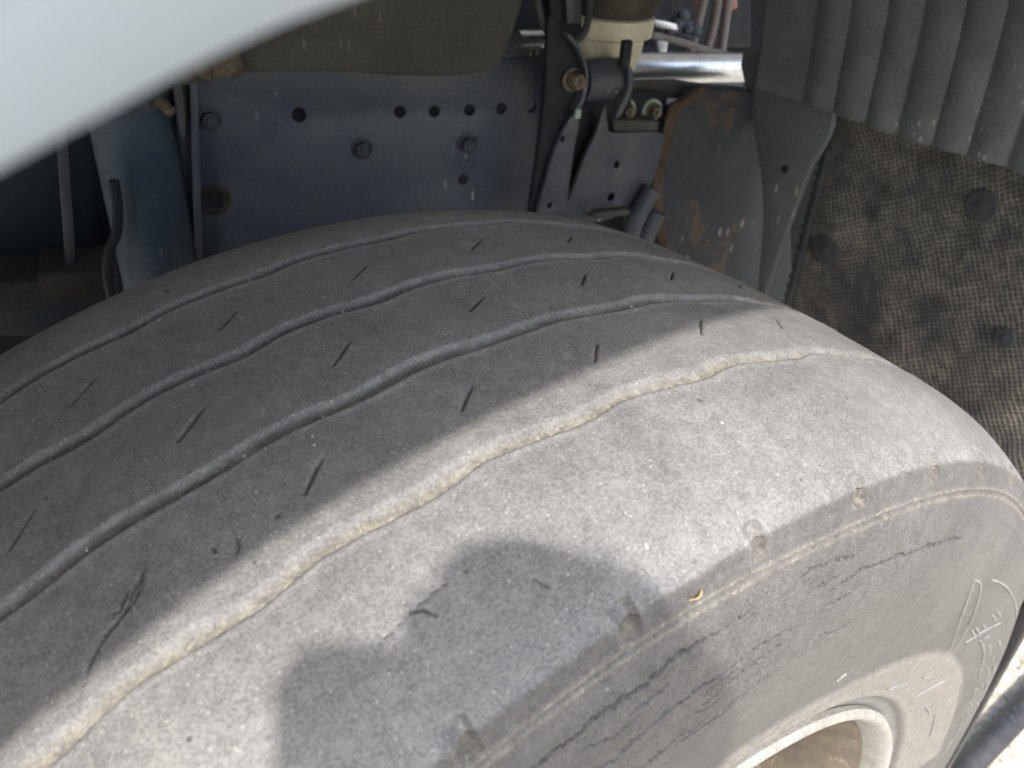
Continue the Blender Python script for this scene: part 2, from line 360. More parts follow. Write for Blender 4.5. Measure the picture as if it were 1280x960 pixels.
# ------------------------------------------------------------------ ground
GZ = -0.47
bm = bmesh.new()
g = 60; xs = np.concatenate([np.linspace(-400, -3, 8), np.linspace(-2.5, 3.5, 40), np.linspace(4, 400, 8)])
grid = [[bm.verts.new((x, y, GZ)) for y in xs] for x in xs]
for i in range(len(xs) - 1):
    for j in range(len(xs) - 1): bm.faces.new((grid[i][j], grid[i + 1][j], grid[i + 1][j + 1], grid[i][j + 1]))
o = bm_link('ground', bm, MG, smooth=False); o['kind'] = 'structure'
o['label'] = 'pale speckled gravelly ground beneath the truck'

# ------------------------------------------------------------------ truck
truck = thing('truck', 'parked truck seen at its front wheel arch: worn grey tyre, blue-grey frame, ribbed mudguard', 'truck', (0.2, 0.6, GZ))

# frame rail -------------------------------------------------------
web = [(0.0579,0.4844), (0.3905,0.4848)]
web[0] = (web[0][0] - .022, web[0][1])
rail_poly = [(web[0][0], web[0][1]), (web[1][0], web[1][1]), (web[1][0], 0.02), (web[0][0], 0.02)]
hp = [(0.1435,0.4434), (0.2392,0.4401), (0.2739,0.4383), (0.3105,0.4371), (0.3448,0.4366), (0.3784,0.4361), (0.3054,0.3661), (0.0591,0.3704)]
hr = [0.0068, 0.0058, 0.0058, 0.0058, 0.0058, 0.0056, 0.0056, 0.0098]
rail = plate('frame_rail', rail_poly, FR(0), 0.009, M_FRAME, truck, [(a, b, r, r) for (a, b), r in zip(hp, hr)], 0.0008, 'blue-grey chassis rail with a row of drilled holes')
# top flange running inwards
s0, s1, zt = web[0][0], web[1][0], web[0][1]
bm = bmesh.new(); box(bm, fmap(FR(0), (s0 + s1) / 2, zt + 0.004, 0.036), s1 - s0, 0.07, 0.008, XD, ND, Vector((0, 0, 1)), 0.002)
bm_link('top_flange', bm, M_FRAME, rail)
bm = bmesh.new(); lathe(bm, [(0, 0.0100), (-0.0014, 0.0102), (-0.0014, 0.0135), (0, 0.0150)], fmap(FR(0), hp[7][0], hp[7][1], 0), ND, 28)
bm_link('rusty_collar', bm, M_RUST, rail)
HB = hexbolt(0.0072, 0.0075)
for i, (a, b) in enumerate([(0.0644,0.4458), (0.2003,0.4082), (0.3088,0.4044)]):
    place('bolt', HB, M_BRACK, rail, fmap(FR(0), a, b, -0.001), -ND, 0.3 * i)
# left end flange of the rail (folded towards the camera)
fl = [(0.0521,0.4897), (0.059,0.4893), (0.0394,0.317), (0.0324,0.3179)]
plate('end_flange', fl, FR(-.02), 0.02, M_FRAME, rail)

# dust caked insulation panel over the rail ------------------------
poly = [(0.0366,0.4972), (0.0884,0.4966), (0.1664,0.4935), (0.2221,0.4881), (0.2662,0.4853), (0.2997,0.4871), (0.3135,0.4913), (0.3222,0.5035), (0.3304,0.5236), (0.3368,0.5453), (0.3394,0.5741), (0.336,0.6223), (0.0554,0.6173)]
poly = [(p.x, p.y) for p in catmull([(a, b, 0) for a, b in poly], 4, True)]
plate('insulation_panel', poly, FR(-.06), 0.055, M_DUST, truck, bevel=0.009, label='dust-caked grey-brown insulation panel above the rail')
bm = bmesh.new()
for k, (a, b) in enumerate([(0.065,0.5111), (0.0723,0.5071), (0.0784,0.5129), (0.0607,0.5053), (0.0704,0.5156), (0.0796,0.508)]):
    res = bmesh.ops.create_icosphere(bm, subdivisions=2, radius=0.0075 + 0.002 * (k % 3), matrix=Matrix.Translation(fmap(FR(-.072), a, b)))
    for v in res['verts']: v.co += Vector(rng.normal(0, 0.0009, 3))
bm_link('mud_clump', bm, M_MUD, truck, label='crumbly tan clump of dried mud')

# blue cylinder at the left ----------------------------------------
tp = [(-0.0334,0.4766), (0.0356,0.4764), (-0.0349,0.3034), (0.0394,0.323)]
topc = ((tp[0][0] + tp[1][0]) / 2, (tp[0][1] + tp[1][1]) / 2); botc = ((tp[2][0] + tp[3][0]) / 2, (tp[2][1] + tp[3][1]) / 2)
rad = (tp[1][0] - tp[0][0]) / 2
A = fmap(FR(-.04), topc[0], topc[1], rad); B = fmap(FR(-.04), botc[0], botc[1] - 0.15, rad * 1.0); B.x += (B.x - A.x) * 0.0
ax = (B - A).normalized(); hh = (B - A).length
bm = bmesh.new(); lathe(bm, [(-0.006, 0), (-0.006, rad * 0.55), (-0.004, rad * 0.9), (0.002, rad), (0.010, rad * 1.005), (0.0115, rad * 0.985), (hh, rad * 1.03)], A, ax, 48)
tank = bm_link('air_cylinder', bm, M_TANK, truck, label='dusty blue steel cylinder left of the rail')
bm = bmesh.new(); lathe(bm, [(0.0, rad * 1.0), (-0.003, rad * 1.02), (0.006, rad * 1.025), (0.012, rad * 1.012)], A, ax, 48)
bm_link('cap_rim', bm, M_BRACK, tank)
bm = bmesh.new()
for (a, b) in [(0.0281,0.4705), (0.0312,0.4664), (0.0249,0.4732)]:
    res = bmesh.ops.create_icosphere(bm, subdivisions=1, radius=0.005, matrix=Matrix.Translation(fmap(FR(-.045), a, b, 0.004)))
    for v in res['verts']: v.co += Vector(rng.normal(0, 0.0008, 3))
bm_link('mud_clump', bm, M_MUD, tank)
# added dark tube standing in for grime on the cylinder
bm = bmesh.new(); tube(bm, catmull([fmap(FR(-.05), a, b) for a, b in [(-0.021,0.4148), (-0.0218,0.394), (-0.0269,0.3701), (-0.0345,0.3563), (-0.0409,0.336), (-0.0421,0.3096)]], 5), 0.0045, 8)
bm_link('hose', bm, M_DARK, truck, label='added dark tube standing in for grime beside the blue cylinder')
# dark inner panel, upright strip, ledge
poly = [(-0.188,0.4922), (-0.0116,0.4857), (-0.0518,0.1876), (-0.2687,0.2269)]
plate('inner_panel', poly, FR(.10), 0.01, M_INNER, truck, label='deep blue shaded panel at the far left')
poly = [(-0.0579,0.4587), (-0.0491,0.4582), (-0.0762,0.2782), (-0.0849,0.2778)]
plate('upright_strip', poly, FR(.05), 0.012, M_BRACK, truck, label='narrow upright grey steel strip')
poly = [(-0.1741,0.3028), (-0.1055,0.2958), (-0.1026,0.3029), (-0.0428,0.2984), (-0.0468,0.2696), (-0.1031,0.2699), (-0.1056,0.2651), (-0.1817,0.2744)]
plate('ledge', poly, FR(.03), 0.06, M_LEDGE, truck, bevel=0.003, label='dust-covered horizontal ledge low at the left')
plate('gap_plate', [(0.0476,0.4947), (0.062,0.4941), (0.0416,0.2893), (0.0342,0.2904)], FR(.02), 0.006, M_DARK, truck)
plate('curved_tab', [(p.x, p.y) for p in catmull([(a, b, 0) for a, b in [(0.0389,0.4877), (0.0441,0.4848), (0.0447,0.4679), (0.0418,0.4446), (0.0392,0.44), (0.0372,0.4483), (0.0371,0.4683)]], 4, True)], FR(-.03), 0.02, M_BRACK, truck)

# spring hanger ----------------------------------------------------
ear = [(0.3584,0.5368), (0.3818,0.5173), (0.3951,0.5001), (0.4014,0.4811), (0.3999,0.4649), (0.3937,0.4511), (0.383,0.4388), (0.3711,0.4101), (0.3641,0.38), (0.3604,0.3485), (0.3507,0.3496), (0.3551,0.4067), (0.3579,0.4673), (0.3568,0.5099)]
ear = [(p.x, p.y) for p in catmull([(a, b, 0) for a, b in ear], 4, True)]
hang = plate('spring_hanger', ear, FR(-.07), 0.008, M_DARK, truck, label='dark forked spring hanger with a round bushing')
fl1 = [(p.x, p.y) for p in catmull([(a, b, 0) for a, b in [(0.3894,0.4536), (0.3788,0.4415), (0.3671,0.4131), (0.3616,0.3865), (0.356,0.348), (0.3847,0.3447), (0.388,0.3839), (0.3902,0.4222), (0.3929,0.4451)]], 4, True)]
h1 = [(0.3759,0.428), (0.368,0.3619)]
plate('flange', fl1, FR(-.078), 0.006, M_BRACK, hang, [(h1[0][0], h1[0][1], .0022, .003), (h1[1][0], h1[1][1], .003, .0034)])
pl2 = [(0.4341,0.4483), (0.4403,0.4288), (0.4488,0.4201), (0.5042,0.416), (0.509,0.3996), (0.5025,0.3626), (0.4871,0.3407), (0.4537,0.3252), (0.4033,0.3311), (0.4103,0.3715), (0.4183,0.3995), (0.4275,0.4216)]
pl2 = [(p.x, p.y) for p in catmull([(a, b, 0) for a, b in pl2], 4, True)]
h2 = [(0.4562,0.3861), (0.4543,0.3505)]
plate('flange', pl2, FR(-.05), 0.007, M_BRACK, hang, [(h2[0][0], h2[0][1], .003, .004), (h2[1][0], h2[1][1], .004, .005)])
plate('back_plate', [(0.3925,0.4699), (0.4762,0.4498), (0.4884,0.2986), (0.3978,0.3097)], FR(-.03), 0.006, M_DARK, hang)
bu = [(0.4038,0.4755), (0.4447,0.4749), (0.4213,0.4938), (0.4261,0.4554)]
br = (bu[2][1] - bu[3][1]) / 2
bm = bmesh.new(); c0 = fmap(FR(-.06), bu[0][0], (bu[2][1] + bu[3][1]) / 2, br * .4); lw = bu[1][0] - bu[0][0]
lathe(bm, [(0, 0), (0, br * .8), (0.001, br), (lw - .001, br), (lw, br * .8), (lw, 0)], c0, XD, 36)
bm_link('bushing', bm, M_BRACK, hang)
e2 = [(0.4354,0.4976), (0.4428,0.4884), (0.4454,0.4703), (0.4376,0.4493), (0.431,0.445), (0.4334,0.4542), (0.44,0.4706), (0.4388,0.4857)]
plate('ear_edge', [(p.x, p.y) for p in catmull([(a, b, 0) for a, b in e2], 4, True)], FR(-.08), 0.012, M_BRACK, hang, bevel=.001)
rim_e = [(0.373,0.5238), (0.3838,0.5125), (0.3928,0.4968), (0.3961,0.4824), (0.3946,0.4665), (0.3884,0.4535), (0.3849,0.4552), (0.391,0.4682), (0.3928,0.4826), (0.3896,0.4963), (0.3807,0.5113), (0.3701,0.5212)]
plate('ear_edge', [(p.x, p.y) for p in catmull([(a, b, 0) for a, b in rim_e], 3, True)], FR(-.082), 0.014, M_BRACK, hang, bevel=.001)
bp = [(0.3838,0.4812)][0]
place('bolt', hexbolt(0.0075, 0.014), M_BOLT, hang, fmap(FR(-.07), bp[0], bp[1], -0.0005), -ND + XD * 0.2, 0.2)
bm = bmesh.new(); gp = [(0.3859,0.4536)][0]; box(bm, fmap(FR(-.085), gp[0], gp[1]), .006, .004, .009, XD, ND, Vector((0, 0, 1)), .001)
bm_link('paint_tag', bm, M_ZINC, hang)

# cab air spring ---------------------------------------------------
cp = [(0.4156,0.5221), (0.4956,0.52), (0.4272,0.4895), (0.491,0.4869)]
cx = (cp[0][0] + cp[1][0]) / 2; r1 = (cp[1][0] - cp[0][0]) / 2; r2 = (cp[3][0] - cp[2][0]) / 2
z1, z2 = cp[0][1] , cp[2][1]
AX = fmap(FR(-.03), cx, 0, 0.02); AX.z = 0
bm = bmesh.new(); lathe(bm, [(z2 - .014, 0), (z2 - .012, r2 * .9), (z2 - .004, r2 * .95), (z2, r2), (z1 - .018, r2 * 1.03), (z1 - .015, r1), (z1 + .002, r1 * 1.03), (z1 + .004, r1 * .95), (z1 + .004, 0)], AX, (0, 0, 1), 44)
spring = bm_link('air_spring_cup', bm, M_CREAM, truck, label='cream plastic cup of the cab air spring')
bm = bmesh.new(); lathe(bm, [(z1 + .004, 0), (z1 + .004, r1 * .97), (z1 + .010, r1 * 1.05), (z1 + .022, r1 * 1.20), (z1 + .045, r1 * 1.38), (z1 + .08, r1 * 1.42), (z1 + .13, r1 * 1.3)], AX, (0, 0, 1), 44)
bm_link('bellows', bm, M_BELLOW, spring, label='dusty rubber bellows')
bm = bmesh.new(); lathe(bm, [(z2 - .012, r2 * .8), (z2 - .03, r2 * .75), (z2 - .04, r2 * .6)], AX, (0, 0, 1), 32)
bm_link('stem', bm, M_DUST, spring)
kp = [(0.4357,0.5152), (0.4478,0.5034), (0.4393,0.4907)]
bm = bmesh.new(); box(bm, fmap(FR(-.075), kp[0][0], (kp[0][1] + kp[2][1]) / 2), .010, .008, kp[0][1] - kp[2][1], XD, ND, Vector((0, 0, 1)), .002)
bm_link('clip', bm, M_DARK, spring)
# looped black hose and bracket to its left
bm = bmesh.new(); tube(bm, catmull([fmap(FR(-.06), a, b) for a, b in [(0.3439,0.574), (0.3509,0.5417), (0.3622,0.5199), (0.3793,0.5097), (0.3936,0.5148), (0.4005,0.5271), (0.4006,0.5541)]], 6), 0.0035, 8)
bm_link('hose', bm, M_HOSE, truck, label='thin black hose looped beside the air spring')
plate('strut', [(0.363,0.5838), (0.3978,0.5838), (0.4069,0.5158), (0.3941,0.5091), (0.3752,0.5154)], FR(-.04), 0.02, M_DARK, truck, label='dark upright strut beside the air spring')
plate('strut_face', [(0.3754,0.5845), (0.3936,0.5845), (0.4016,0.5255), (0.3868,0.5245)], FR(-.048), 0.006, M_BRACK, truck)

# pipe, beam, bolted bracket ---------------------------------------
pp = [(0.3534,0.4629), (0.4224,0.4597), (0.5109,0.454), (0.6735,0.4465)]; rr = abs([(0.5806,0.4699), (0.5869,0.4363)][0][1] - [(0.5806,0.4699), (0.5869,0.4363)][1][1]) / 2
bm = bmesh.new(); tube(bm, [fmap(FR(.05), a, z + 0.0, 0.0) for a, z in ((pp[0][0], pp[1][1]), (pp[1][0], pp[1][1]), (pp[3][0], pp[2][1] - 0.004))], rr, 28)
bm_link('aluminium_pipe', bm, M_ALU, truck, label='shiny bare aluminium pipe behind the hanger')
beam = [(0.4754,0.4533), (0.5024,0.4535), (0.5525,0.4518), (0.5898,0.4456), (0.6503,0.4388), (0.6591,0.4259), (0.5878,0.4301), (0.5455,0.4343), (0.4775,0.4383)]
plate('beam', beam, FR(0), 0.018, M_DUST, truck, bevel=.003, label='dusty brown beam under the pipe')
bb = plate('bolt_bracket', [(0.4591,0.4513), (0.5248,0.4476), (0.5302,0.4169), (0.4631,0.4215)], FR(-.02), 0.006, M_DARK, truck, label='small bracket with two green-tinged washers')
lg = [(0.4481,0.4316), (0.5026,0.4263), (0.5046,0.4144), (0.4515,0.42)]
plate('shelf', lg, FR(-.045), 0.025, M_DUST, bb, bevel=.0015)
WB = hexbolt(0.0062, 0.011)
for (a, b) in [(0.4757,0.4332), (0.508,0.4311)]:
    o = place('bolt', WB, M_BOLT, bb, fmap(FR(-.02), a, b, -.003), -ND)
    wbm = bmesh.new(); lathe(wbm, [(0, .006), (.003, .006), (.003, .0115), (0, .0120)], fmap(FR(-.02), a, b, 0), -ND, 28)
    bm_link('washer', wbm, M_ZINC, bb)
arm = [(0.4175,0.3423), (0.4263,0.3465), (0.4622,0.346), (0.467,0.3402), (0.431,0.339)]
plate('arm', arm, FR(-.075), 0.012, M_DUST, truck, bevel=.002, label='pale dusty arm just above the tyre')
bm = bmesh.new(); tube(bm, catmull([fmap(FR(-.06), a, b) for a, b in [(0.477,0.3033), (0.4817,0.3251), (0.4889,0.3426), (0.498,0.3596)]], 5), .010, 10)
bm_link('hose', bm, M_BRACK, truck, label='grey hose rising beside the rusty shield')
bm = bmesh.new(); tube(bm, catmull([fmap(FR(-.05), a, b) for a, b in [(0.4995,0.2864), (0.5059,0.3106), (0.5132,0.3286)]], 5), .012, 10)
bm_link('hose', bm, M_BRACK, truck)

# heat shield ------------------------------------------------------
sh = [(0.5221,0.4281), (0.5376,0.4405), (0.5631,0.4531), (0.6265,0.4463), (0.6718,0.4183), (0.7006,0.3566), (0.745,0.2231), (0.7593,0.1508), (0.597,0.1779), (0.5368,0.2727), (0.5186,0.3305), (0.5177,0.3791)]
shp = [(p.x, p.y) for p in catmull([(a, b, 0) for a, b in sh], 5, True)]
shield = plate('heat_shield', shp, FR(-.03), 0.012, M_SHIELD, truck, bevel=.004, label='blackened curved shield with rusty edges')
re = [(0.5204,0.4352), (0.5347,0.4426), (0.5578,0.4561), (0.5612,0.4493), (0.5417,0.4372), (0.5325,0.4226), (0.5283,0.3795), (0.5307,0.3307), (0.5465,0.2772), (0.5359,0.2766), (0.516,0.3323), (0.515,0.3807)]
plate('rusty_edge', [(p.x, p.y) for p in catmull([(a, b, 0) for a, b in re], 4, True)], FR(-.036), 0.006, M_RUST, shield, bevel=.002)

# engine bay beyond the pipe ---------------------------------------
plate('underbody', [(-1.4, -0.2), (1.8, -0.2), (1.8, 0.95), (-1.4, 0.95)], FR(.55), 0.03, M_BODY, truck, bevel=.004, label='added dark sheet closing off the shaded underbody behind the frame')
tray = [(0.5967,0.4348), (0.7101,0.4202), (0.8047,0.4099), (0.8219,0.3396), (0.4536,0.3633), (0.4491,0.4422)]
plate('engine_tray', tray, FR(.22), 0.05, M_BRACK, truck, bevel=.004, label='grey engine tray behind the pipe')
bm = bmesh.new()
for i, (u0, v0, u1, v1) in enumerate([]): pass
eb = plate('engine_block', [(0.4775,0.5385), (0.8444,0.5388), (0.8771,0.4087), (0.4841,0.4232)], FR(.30), 0.05, M_DARK, truck, bevel=.006, label='dark engine side with cables')
for k, pts in enumerate(([(0.6844,0.4325), (0.6888,0.4716), (0.6935,0.5186)], [(0.7078,0.4275), (0.7134,0.4709), (0.7127,0.5184)], [(0.7328,0.4285), (0.7309,0.4705), (0.7273,0.5182)])):
    bm = bmesh.new(); tube(bm, catmull([fmap(FR(.18), a, b) for a, b in pts], 5), .006, 8)
    bm_link('cable', bm, M_CABLE, eb)
for pts in ([(0.6887,0.5247), (0.7033,0.4886)], [(0.735,0.5243), (0.7514,0.4857)]):
    bm = bmesh.new(); tube(bm, [fmap(FR(.20), a, b) for a, b in pts], .008, 8); bm_link('red_cable', bm, M_PINK, eb)
for k, (a, b) in enumerate([(0.6147,0.4777), (0.6374,0.4789), (0.6525,0.473), (0.6426,0.488), (0.6646,0.4707), (0.626,0.4719)]):
    place('bolt', HB, M_ALU, eb, fmap(FR(.15), a, b), Vector((-.3, -1, .5)), k)
bm = bmesh.new(); tube(bm, catmull([fmap(FR(.12), a, b) for a, b in [(0.5851,0.4738), (0.6257,0.4653), (0.6745,0.4523), (0.7248,0.4427)]], 4), .004, 8); bm_link('cable', bm, M_CABLE, eb)
plate('bright_bracket', [(0.5981,0.4874), (0.6307,0.4811), (0.6344,0.4737), (0.6018,0.4783)], FR(.14), .01, M_ALU, truck, bevel=.001)
plate('bright_bracket', [(0.5941,0.4663), (0.6094,0.4676), (0.6085,0.4474), (0.5995,0.4478)], FR(.12), .01, M_ALU, truck, bevel=.001)
bm = bmesh.new()
tube(bm, [fmap(FR(.03), a, b) for a, b in [(0.3712,0.4887), (0.4106,0.4873)]], .016, 20); bm_link('pipe_stub', bm, M_ALU, truck, label='short bright metal stub above the rail')

# mudguard ---------------------------------------------------------
val = sorted([p[0] for p in [(0.2457,0.4608), (0.2097,0.4596), (0.1722,0.4593), (0.1384,0.4587), (0.1022,0.4555), (0.0683,0.4539), (0.0326,0.452)]])
pit = (val[-1] - val[0]) / 6
while val[0] > -0.36: val.insert(0, val[0] - pit)
ye = [(0.2988,0.4434)][0][0]; ze = [(0.1568,0.4551)][0][1]
path = catmull([(0.592, ze - 0.002, 0), (0.586, ze + .05, 0), (0.578, ze + .10, 0), (0.560, ze + .16, 0), (0.52, ze + .23, 0), (0.44, ze + .29, 0)], 8)
yv = np.linspace(-0.30, ye + .01, 260); va = np.array(val)
def rib(y):
    i = np.searchsorted(va, y)
    if i == 0 or i >= len(va): return 0.0
    u = (y - va[i - 1]) / (va[i] - va[i - 1])
    return 0.0052 * math.sin(math.pi * u) ** 0.8
bm = bmesh.new(); rows = []
for k, p in enumerate(path):
    q0, q1 = path[max(k - 1, 0)], path[min(k + 1, len(path) - 1)]
    tg = (q1 - q0).normalized(); nn = Vector((-tg.y, tg.x, 0));
    if nn.x > 0: nn = -nn
    fade = 1.0
    rows.append([bm.verts.new((p.x + nn.x * rib(y) * fade, y, p.y + nn.y * rib(y) * fade + 0.0015 * math.sin(y * 37) * (k == 0))) for y in yv])
for i in range(len(rows) - 1):
    for j in range(len(yv) - 1): bm.faces.new((rows[i][j], rows[i][j + 1], rows[i + 1][j + 1], rows[i + 1][j]))
guard = bm_link('mudguard', bm, M_GUARD, truck, label='black ribbed plastic mudguard behind the wheel')
md = guard.modifiers.new('thick', 'SOLIDIFY'); md.thickness = 0.004; md.offset = 0
st = [(0.3457,0.4808), (0.2792,0.4948), (0.2531,0.4738), (0.2259,0.4613), (0.216,0.435), (0.2217,0.4084), (0.2291,0.3855), (0.2395,0.3027), (0.2476,0.2232), (0.2578,0.2344), (0.2734,0.3189), (0.2959,0.377), (0.3239,0.4315)]
plate('guard_stay', [(p.x, p.y) for p in catmull([(a, b, 0) for a, b in st], 3, True)], FT(.605), .008, M_STRAP, truck, bevel=.002, label='grey plastic stay on the inner side of the mudguard')
sh_h = [(0.2582,0.3771)][0]
bm = bmesh.new(); lathe(bm, [(0, 0), (-.002, .003), (0, .0045)], fmap(FT(.604), sh_h[0], sh_h[1]), (1, 0, 0), 12); bm_link('stud', bm, M_DARK, truck)

# mesh flap --------------------------------------------------------
_f = [(0.2421,0.3925), (0.245,0.2245), (-0.1286,0.0076), (-0.1232,-0.2328)]
yi = (_f[0][0] + _f[1][0]) / 2; yo = (_f[2][0] + _f[3][0]) / 2
bm = bmesh.new(); ny, nz = 90, 170; zz = np.linspace(-0.30, 0.47, nz); yy = np.linspace(yo, yi, ny)
lump = [(rng.uniform(yo, yi), rng.uniform(-.3, .47), rng.uniform(.010, .028), rng.normal(0, .0042)) for _ in range(150)]
L_ = np.array(lump)
V = []
for z in zz:
    d = (((yy[:, None] - L_[None, :, 0]) ** 2 + (z - L_[None, :, 1]) ** 2) / L_[None, :, 2] ** 2)
    dx = (np.exp(-d) * L_[None, :, 3]).sum(1)
    V.append([bm.verts.new((0.65 + float(e) + 0.10 * max(0, 0.15 - z) ** 2, float(y), float(z))) for y, e in zip(yy, dx)])
for i in range(nz - 1):
    for j in range(ny - 1): bm.faces.new((V[i][j], V[i][j + 1], V[i + 1][j + 1], V[i + 1][j]))
flap = bm_link('mud_flap', bm, MFLAP, truck, label='dusty mesh-textured spray flap behind the tyre')
md = flap.modifiers.new('thick', 'SOLIDIFY'); md.thickness = 0.006; md.offset = 1
bd = []
n = 26
for k in range(n * 4 + 1):
    z = 0.40 - k * 0.0125 / 4 ; bd.append((yi - .001 + .0018 * math.sin(k * math.pi / 2), z))
bd2 = [(yi - .009, bd[-1][1]), (yi - .009, .40)]
plate('scalloped_edge', bd + bd2, FT(.640), .010, M_FAST, flap, bevel=.0008)
bm = bmesh.new(); box(bm, (0.652, yo - .004, 0.02), .014, .016, 0.62, bev=.003); bm_link('edge_strip', bm, M_HOSE, flap)
fb = bmesh.new(); lathe(fb, [(0, .0170), (.003, .0165), (.0045, .0150), (.0040, .0125), (.0048, .0105), (.0052, .004), (.0075, .003), (.0078, 0)], (0, 0, 0), (0, 0, 1), 32)
fme = bpy.data.meshes.new('fastener'); bmesh.ops.recalc_face_normals(fb, faces=fb.faces[:]); fb.to_mesh(fme); fb.free()
for p_ in fme.polygons: p_.use_smooth = True
for (a, b), s_ in zip([(0.2111,0.2917), (0.0637,0.3957), (-0.0014,0.2824)], (1, .95, .6)):
    f_ = place('fastener', fme, M_FAST, flap, (0.647, a, b), (-1, 0, 0)); f_.scale = (s_, s_, s_ * .4)

# fender, unseen cab floor and front light block ---------------------------------------------
lip = [(-0.8, 0.05), (-0.62, 0.28), (-0.48, 0.45), (-0.36, 0.559), (-0.2572, 0.6285), (-0.2354, 0.6396), (-0.2101, 0.6518), (-0.1832, 0.6611), (-0.1545, 0.6675), (-0.1232, 0.6743), (-0.0887, 0.6791), (-0.0495, 0.6834), (-0.0018, 0.6886), (0.0263, 0.6899), (0.0605, 0.692), (0.1137, 0.6919), (0.17, 0.686), (0.26, 0.664), (0.36, 0.622), (0.48, 0.543), (0.6, 0.43), (0.7, 0.28)]
lipc = catmull([(a, b, 0) for a, b in lip], 6)
bm = bmesh.new(); rows = []
prof = [(-.2030, .05), (-.2035, .010), (-.2048, .0052), (-.2065, .0034), (-.2095, .0058), (-.2140, .0111), (-.2190, .0179), (-.2250, .0262), (-.2285, .034), (-.2310, .044), (-.2325, .058), (-.2330, .075), (-.2325, .14), (-.232, .30), (-.232, .75)]
for k, p in enumerate(lipc):
    q0, q1 = lipc[max(k - 1, 0)], lipc[min(k + 1, len(lipc) - 1)]; tg = (q1 - q0).normalized(); nn = Vector((-tg.y, tg.x, 0))
    row = []
    for y, h in prof:
        if y > -.2098 and h < .04: u_ = min(max((-.155 - p.x) / .035, 0), 1); h -= .0036 * u_ * u_ * (3 - 2 * u_)
        hh_ = min(h, .06); e = h - hh_
        row.append(bm.verts.new((p.x + nn.x * hh_, y, p.y + nn.y * hh_ + e * 1.0)))
    rows.append(row)
for i in range(len(rows) - 1):
    for j in range(len(prof) - 1): bm.faces.new((rows[i][j], rows[i + 1][j], rows[i + 1][j + 1], rows[i][j + 1]))
bm_link('fender', bm, M_FENDER, truck, label='silver-grey wheel arch edge, out of focus close to the camera')
bm = bmesh.new(); box(bm, (.3, .57, 1.10), 2.6, 1.55, .05, bev=.01); bm_link('bounce_cab_floor', bm, M_BOUNCE, truck)  # out of view; made pale to bounce light under the fender
bm = bmesh.new(); box(bm, (-1.0, .48, .62), .05, 1.3, .9, bev=.01); bm_link('front_light_block', bm, M_DARK, truck)  # unseen panel added to block light from the front

# ------------------------------------------------------------------ wheel
bm = bmesh.new()
rp = [(-.120, .293), (-.146, .298), (-.152, .304), (-.156, .3095), (-.1605, .3105), (-.1632, .3088), (-.1635, .3062), (-.1615, .3030), (-.156, .2990), (-.146, .2950)]
lathe(bm, rp, (0, 0, 0), (0, 1, 0), 160)
wheel = bm_link('wheel', bm, M_RIM, truck, label='front wheel with a dusty silver rim flange')

side_pts = [(-.146, .297), (-.154, .307), (-.159, .317), (-.162, .33), (-.168, .36), (-.172, .395), (-.172, .425), (-.169, .445), (-.165, .458), (-.162, .468), (-.1602, .4755)]
def tread_r(y):
    e = np.maximum(0, np.abs(y) - .1); return .5 - .36 * y * y - 4.18 * e * e
def resample(P, step):
    P = np.array(P); d = np.r_[0, np.cumsum(np.hypot(*np.diff(P, axis=0).T))]; n = max(2, int(d[-1] / step))
    s = np.linspace(0, d[-1], n); return np.stack([np.interp(s, d, P[:, 0]), np.interp(s, d, P[:, 1])], 1)
c_ = [(p.x, p.y) for p in catmull([(a, b, 0) for a, b in side_pts], 20)]
low = [q for q in c_ if q[1] < .328]; high = [q for q in c_ if q[1] >= .328]
yt = np.arange(-.1598, .1545, .00078)
tread = np.stack([yt, tread_r(yt)], 1)
inner = [(-a - .004, b - .001) for a, b in side_pts[::-1]]
P = np.concatenate([resample(low, .0025), resample(high, .00078), tread, resample(catmull([(a, b, 0) for a, b in inner], 8) and [(p.x, p.y) for p in catmull([(a, b, 0) for a, b in inner], 8)], .006)])
# soften the corner a little
Q = P.copy()
for _ in range(3): Q[1:-1] = .25 * Q[:-2] + .5 * Q[1:-1] + .25 * Q[2:]
P = Q
T_ = np.gradient(P, axis=0); T_ /= np.linalg.norm(T_, axis=1)[:, None]
NRM = np.stack([-T_[:, 1], T_[:, 0]], 1)                    # outward for this ordering
TH = np.concatenate([np.arange(8, 119, .1), np.arange(119, 367, 1.5)])
th = TH[:, None]; y = P[None, :, 0]; r = P[None, :, 1]
istread = (P[:, 0] > -.1603) & (P[:, 0] < .154) & (P[:, 1] > .46); isside = P[:, 0] < -.1600
rough1 = np.zeros((len(TH), 1))
def wob(t, seed, freqs=(2.1, 4.7, 9.3, 19.7), amps=(1, .6, .4, .25)):
    rs = np.random.RandomState(seed); return sum(a * np.sin(f * np.radians(t) * 10 + rs.uniform(0, 6.28)) for f, a in zip(freqs, amps)) / 1.6
def sst(x): x = np.clip(x, 0, 1); return x * x * (3 - 2 * x)
H = np.zeros((len(TH), len(P)), np.float64)
DUST = np.zeros_like(H); CUT_SHADE = np.zeros_like(H); PALE = np.zeros_like(H); WALL_SHADE = np.zeros_like(H); GRIT = np.zeros_like(H)
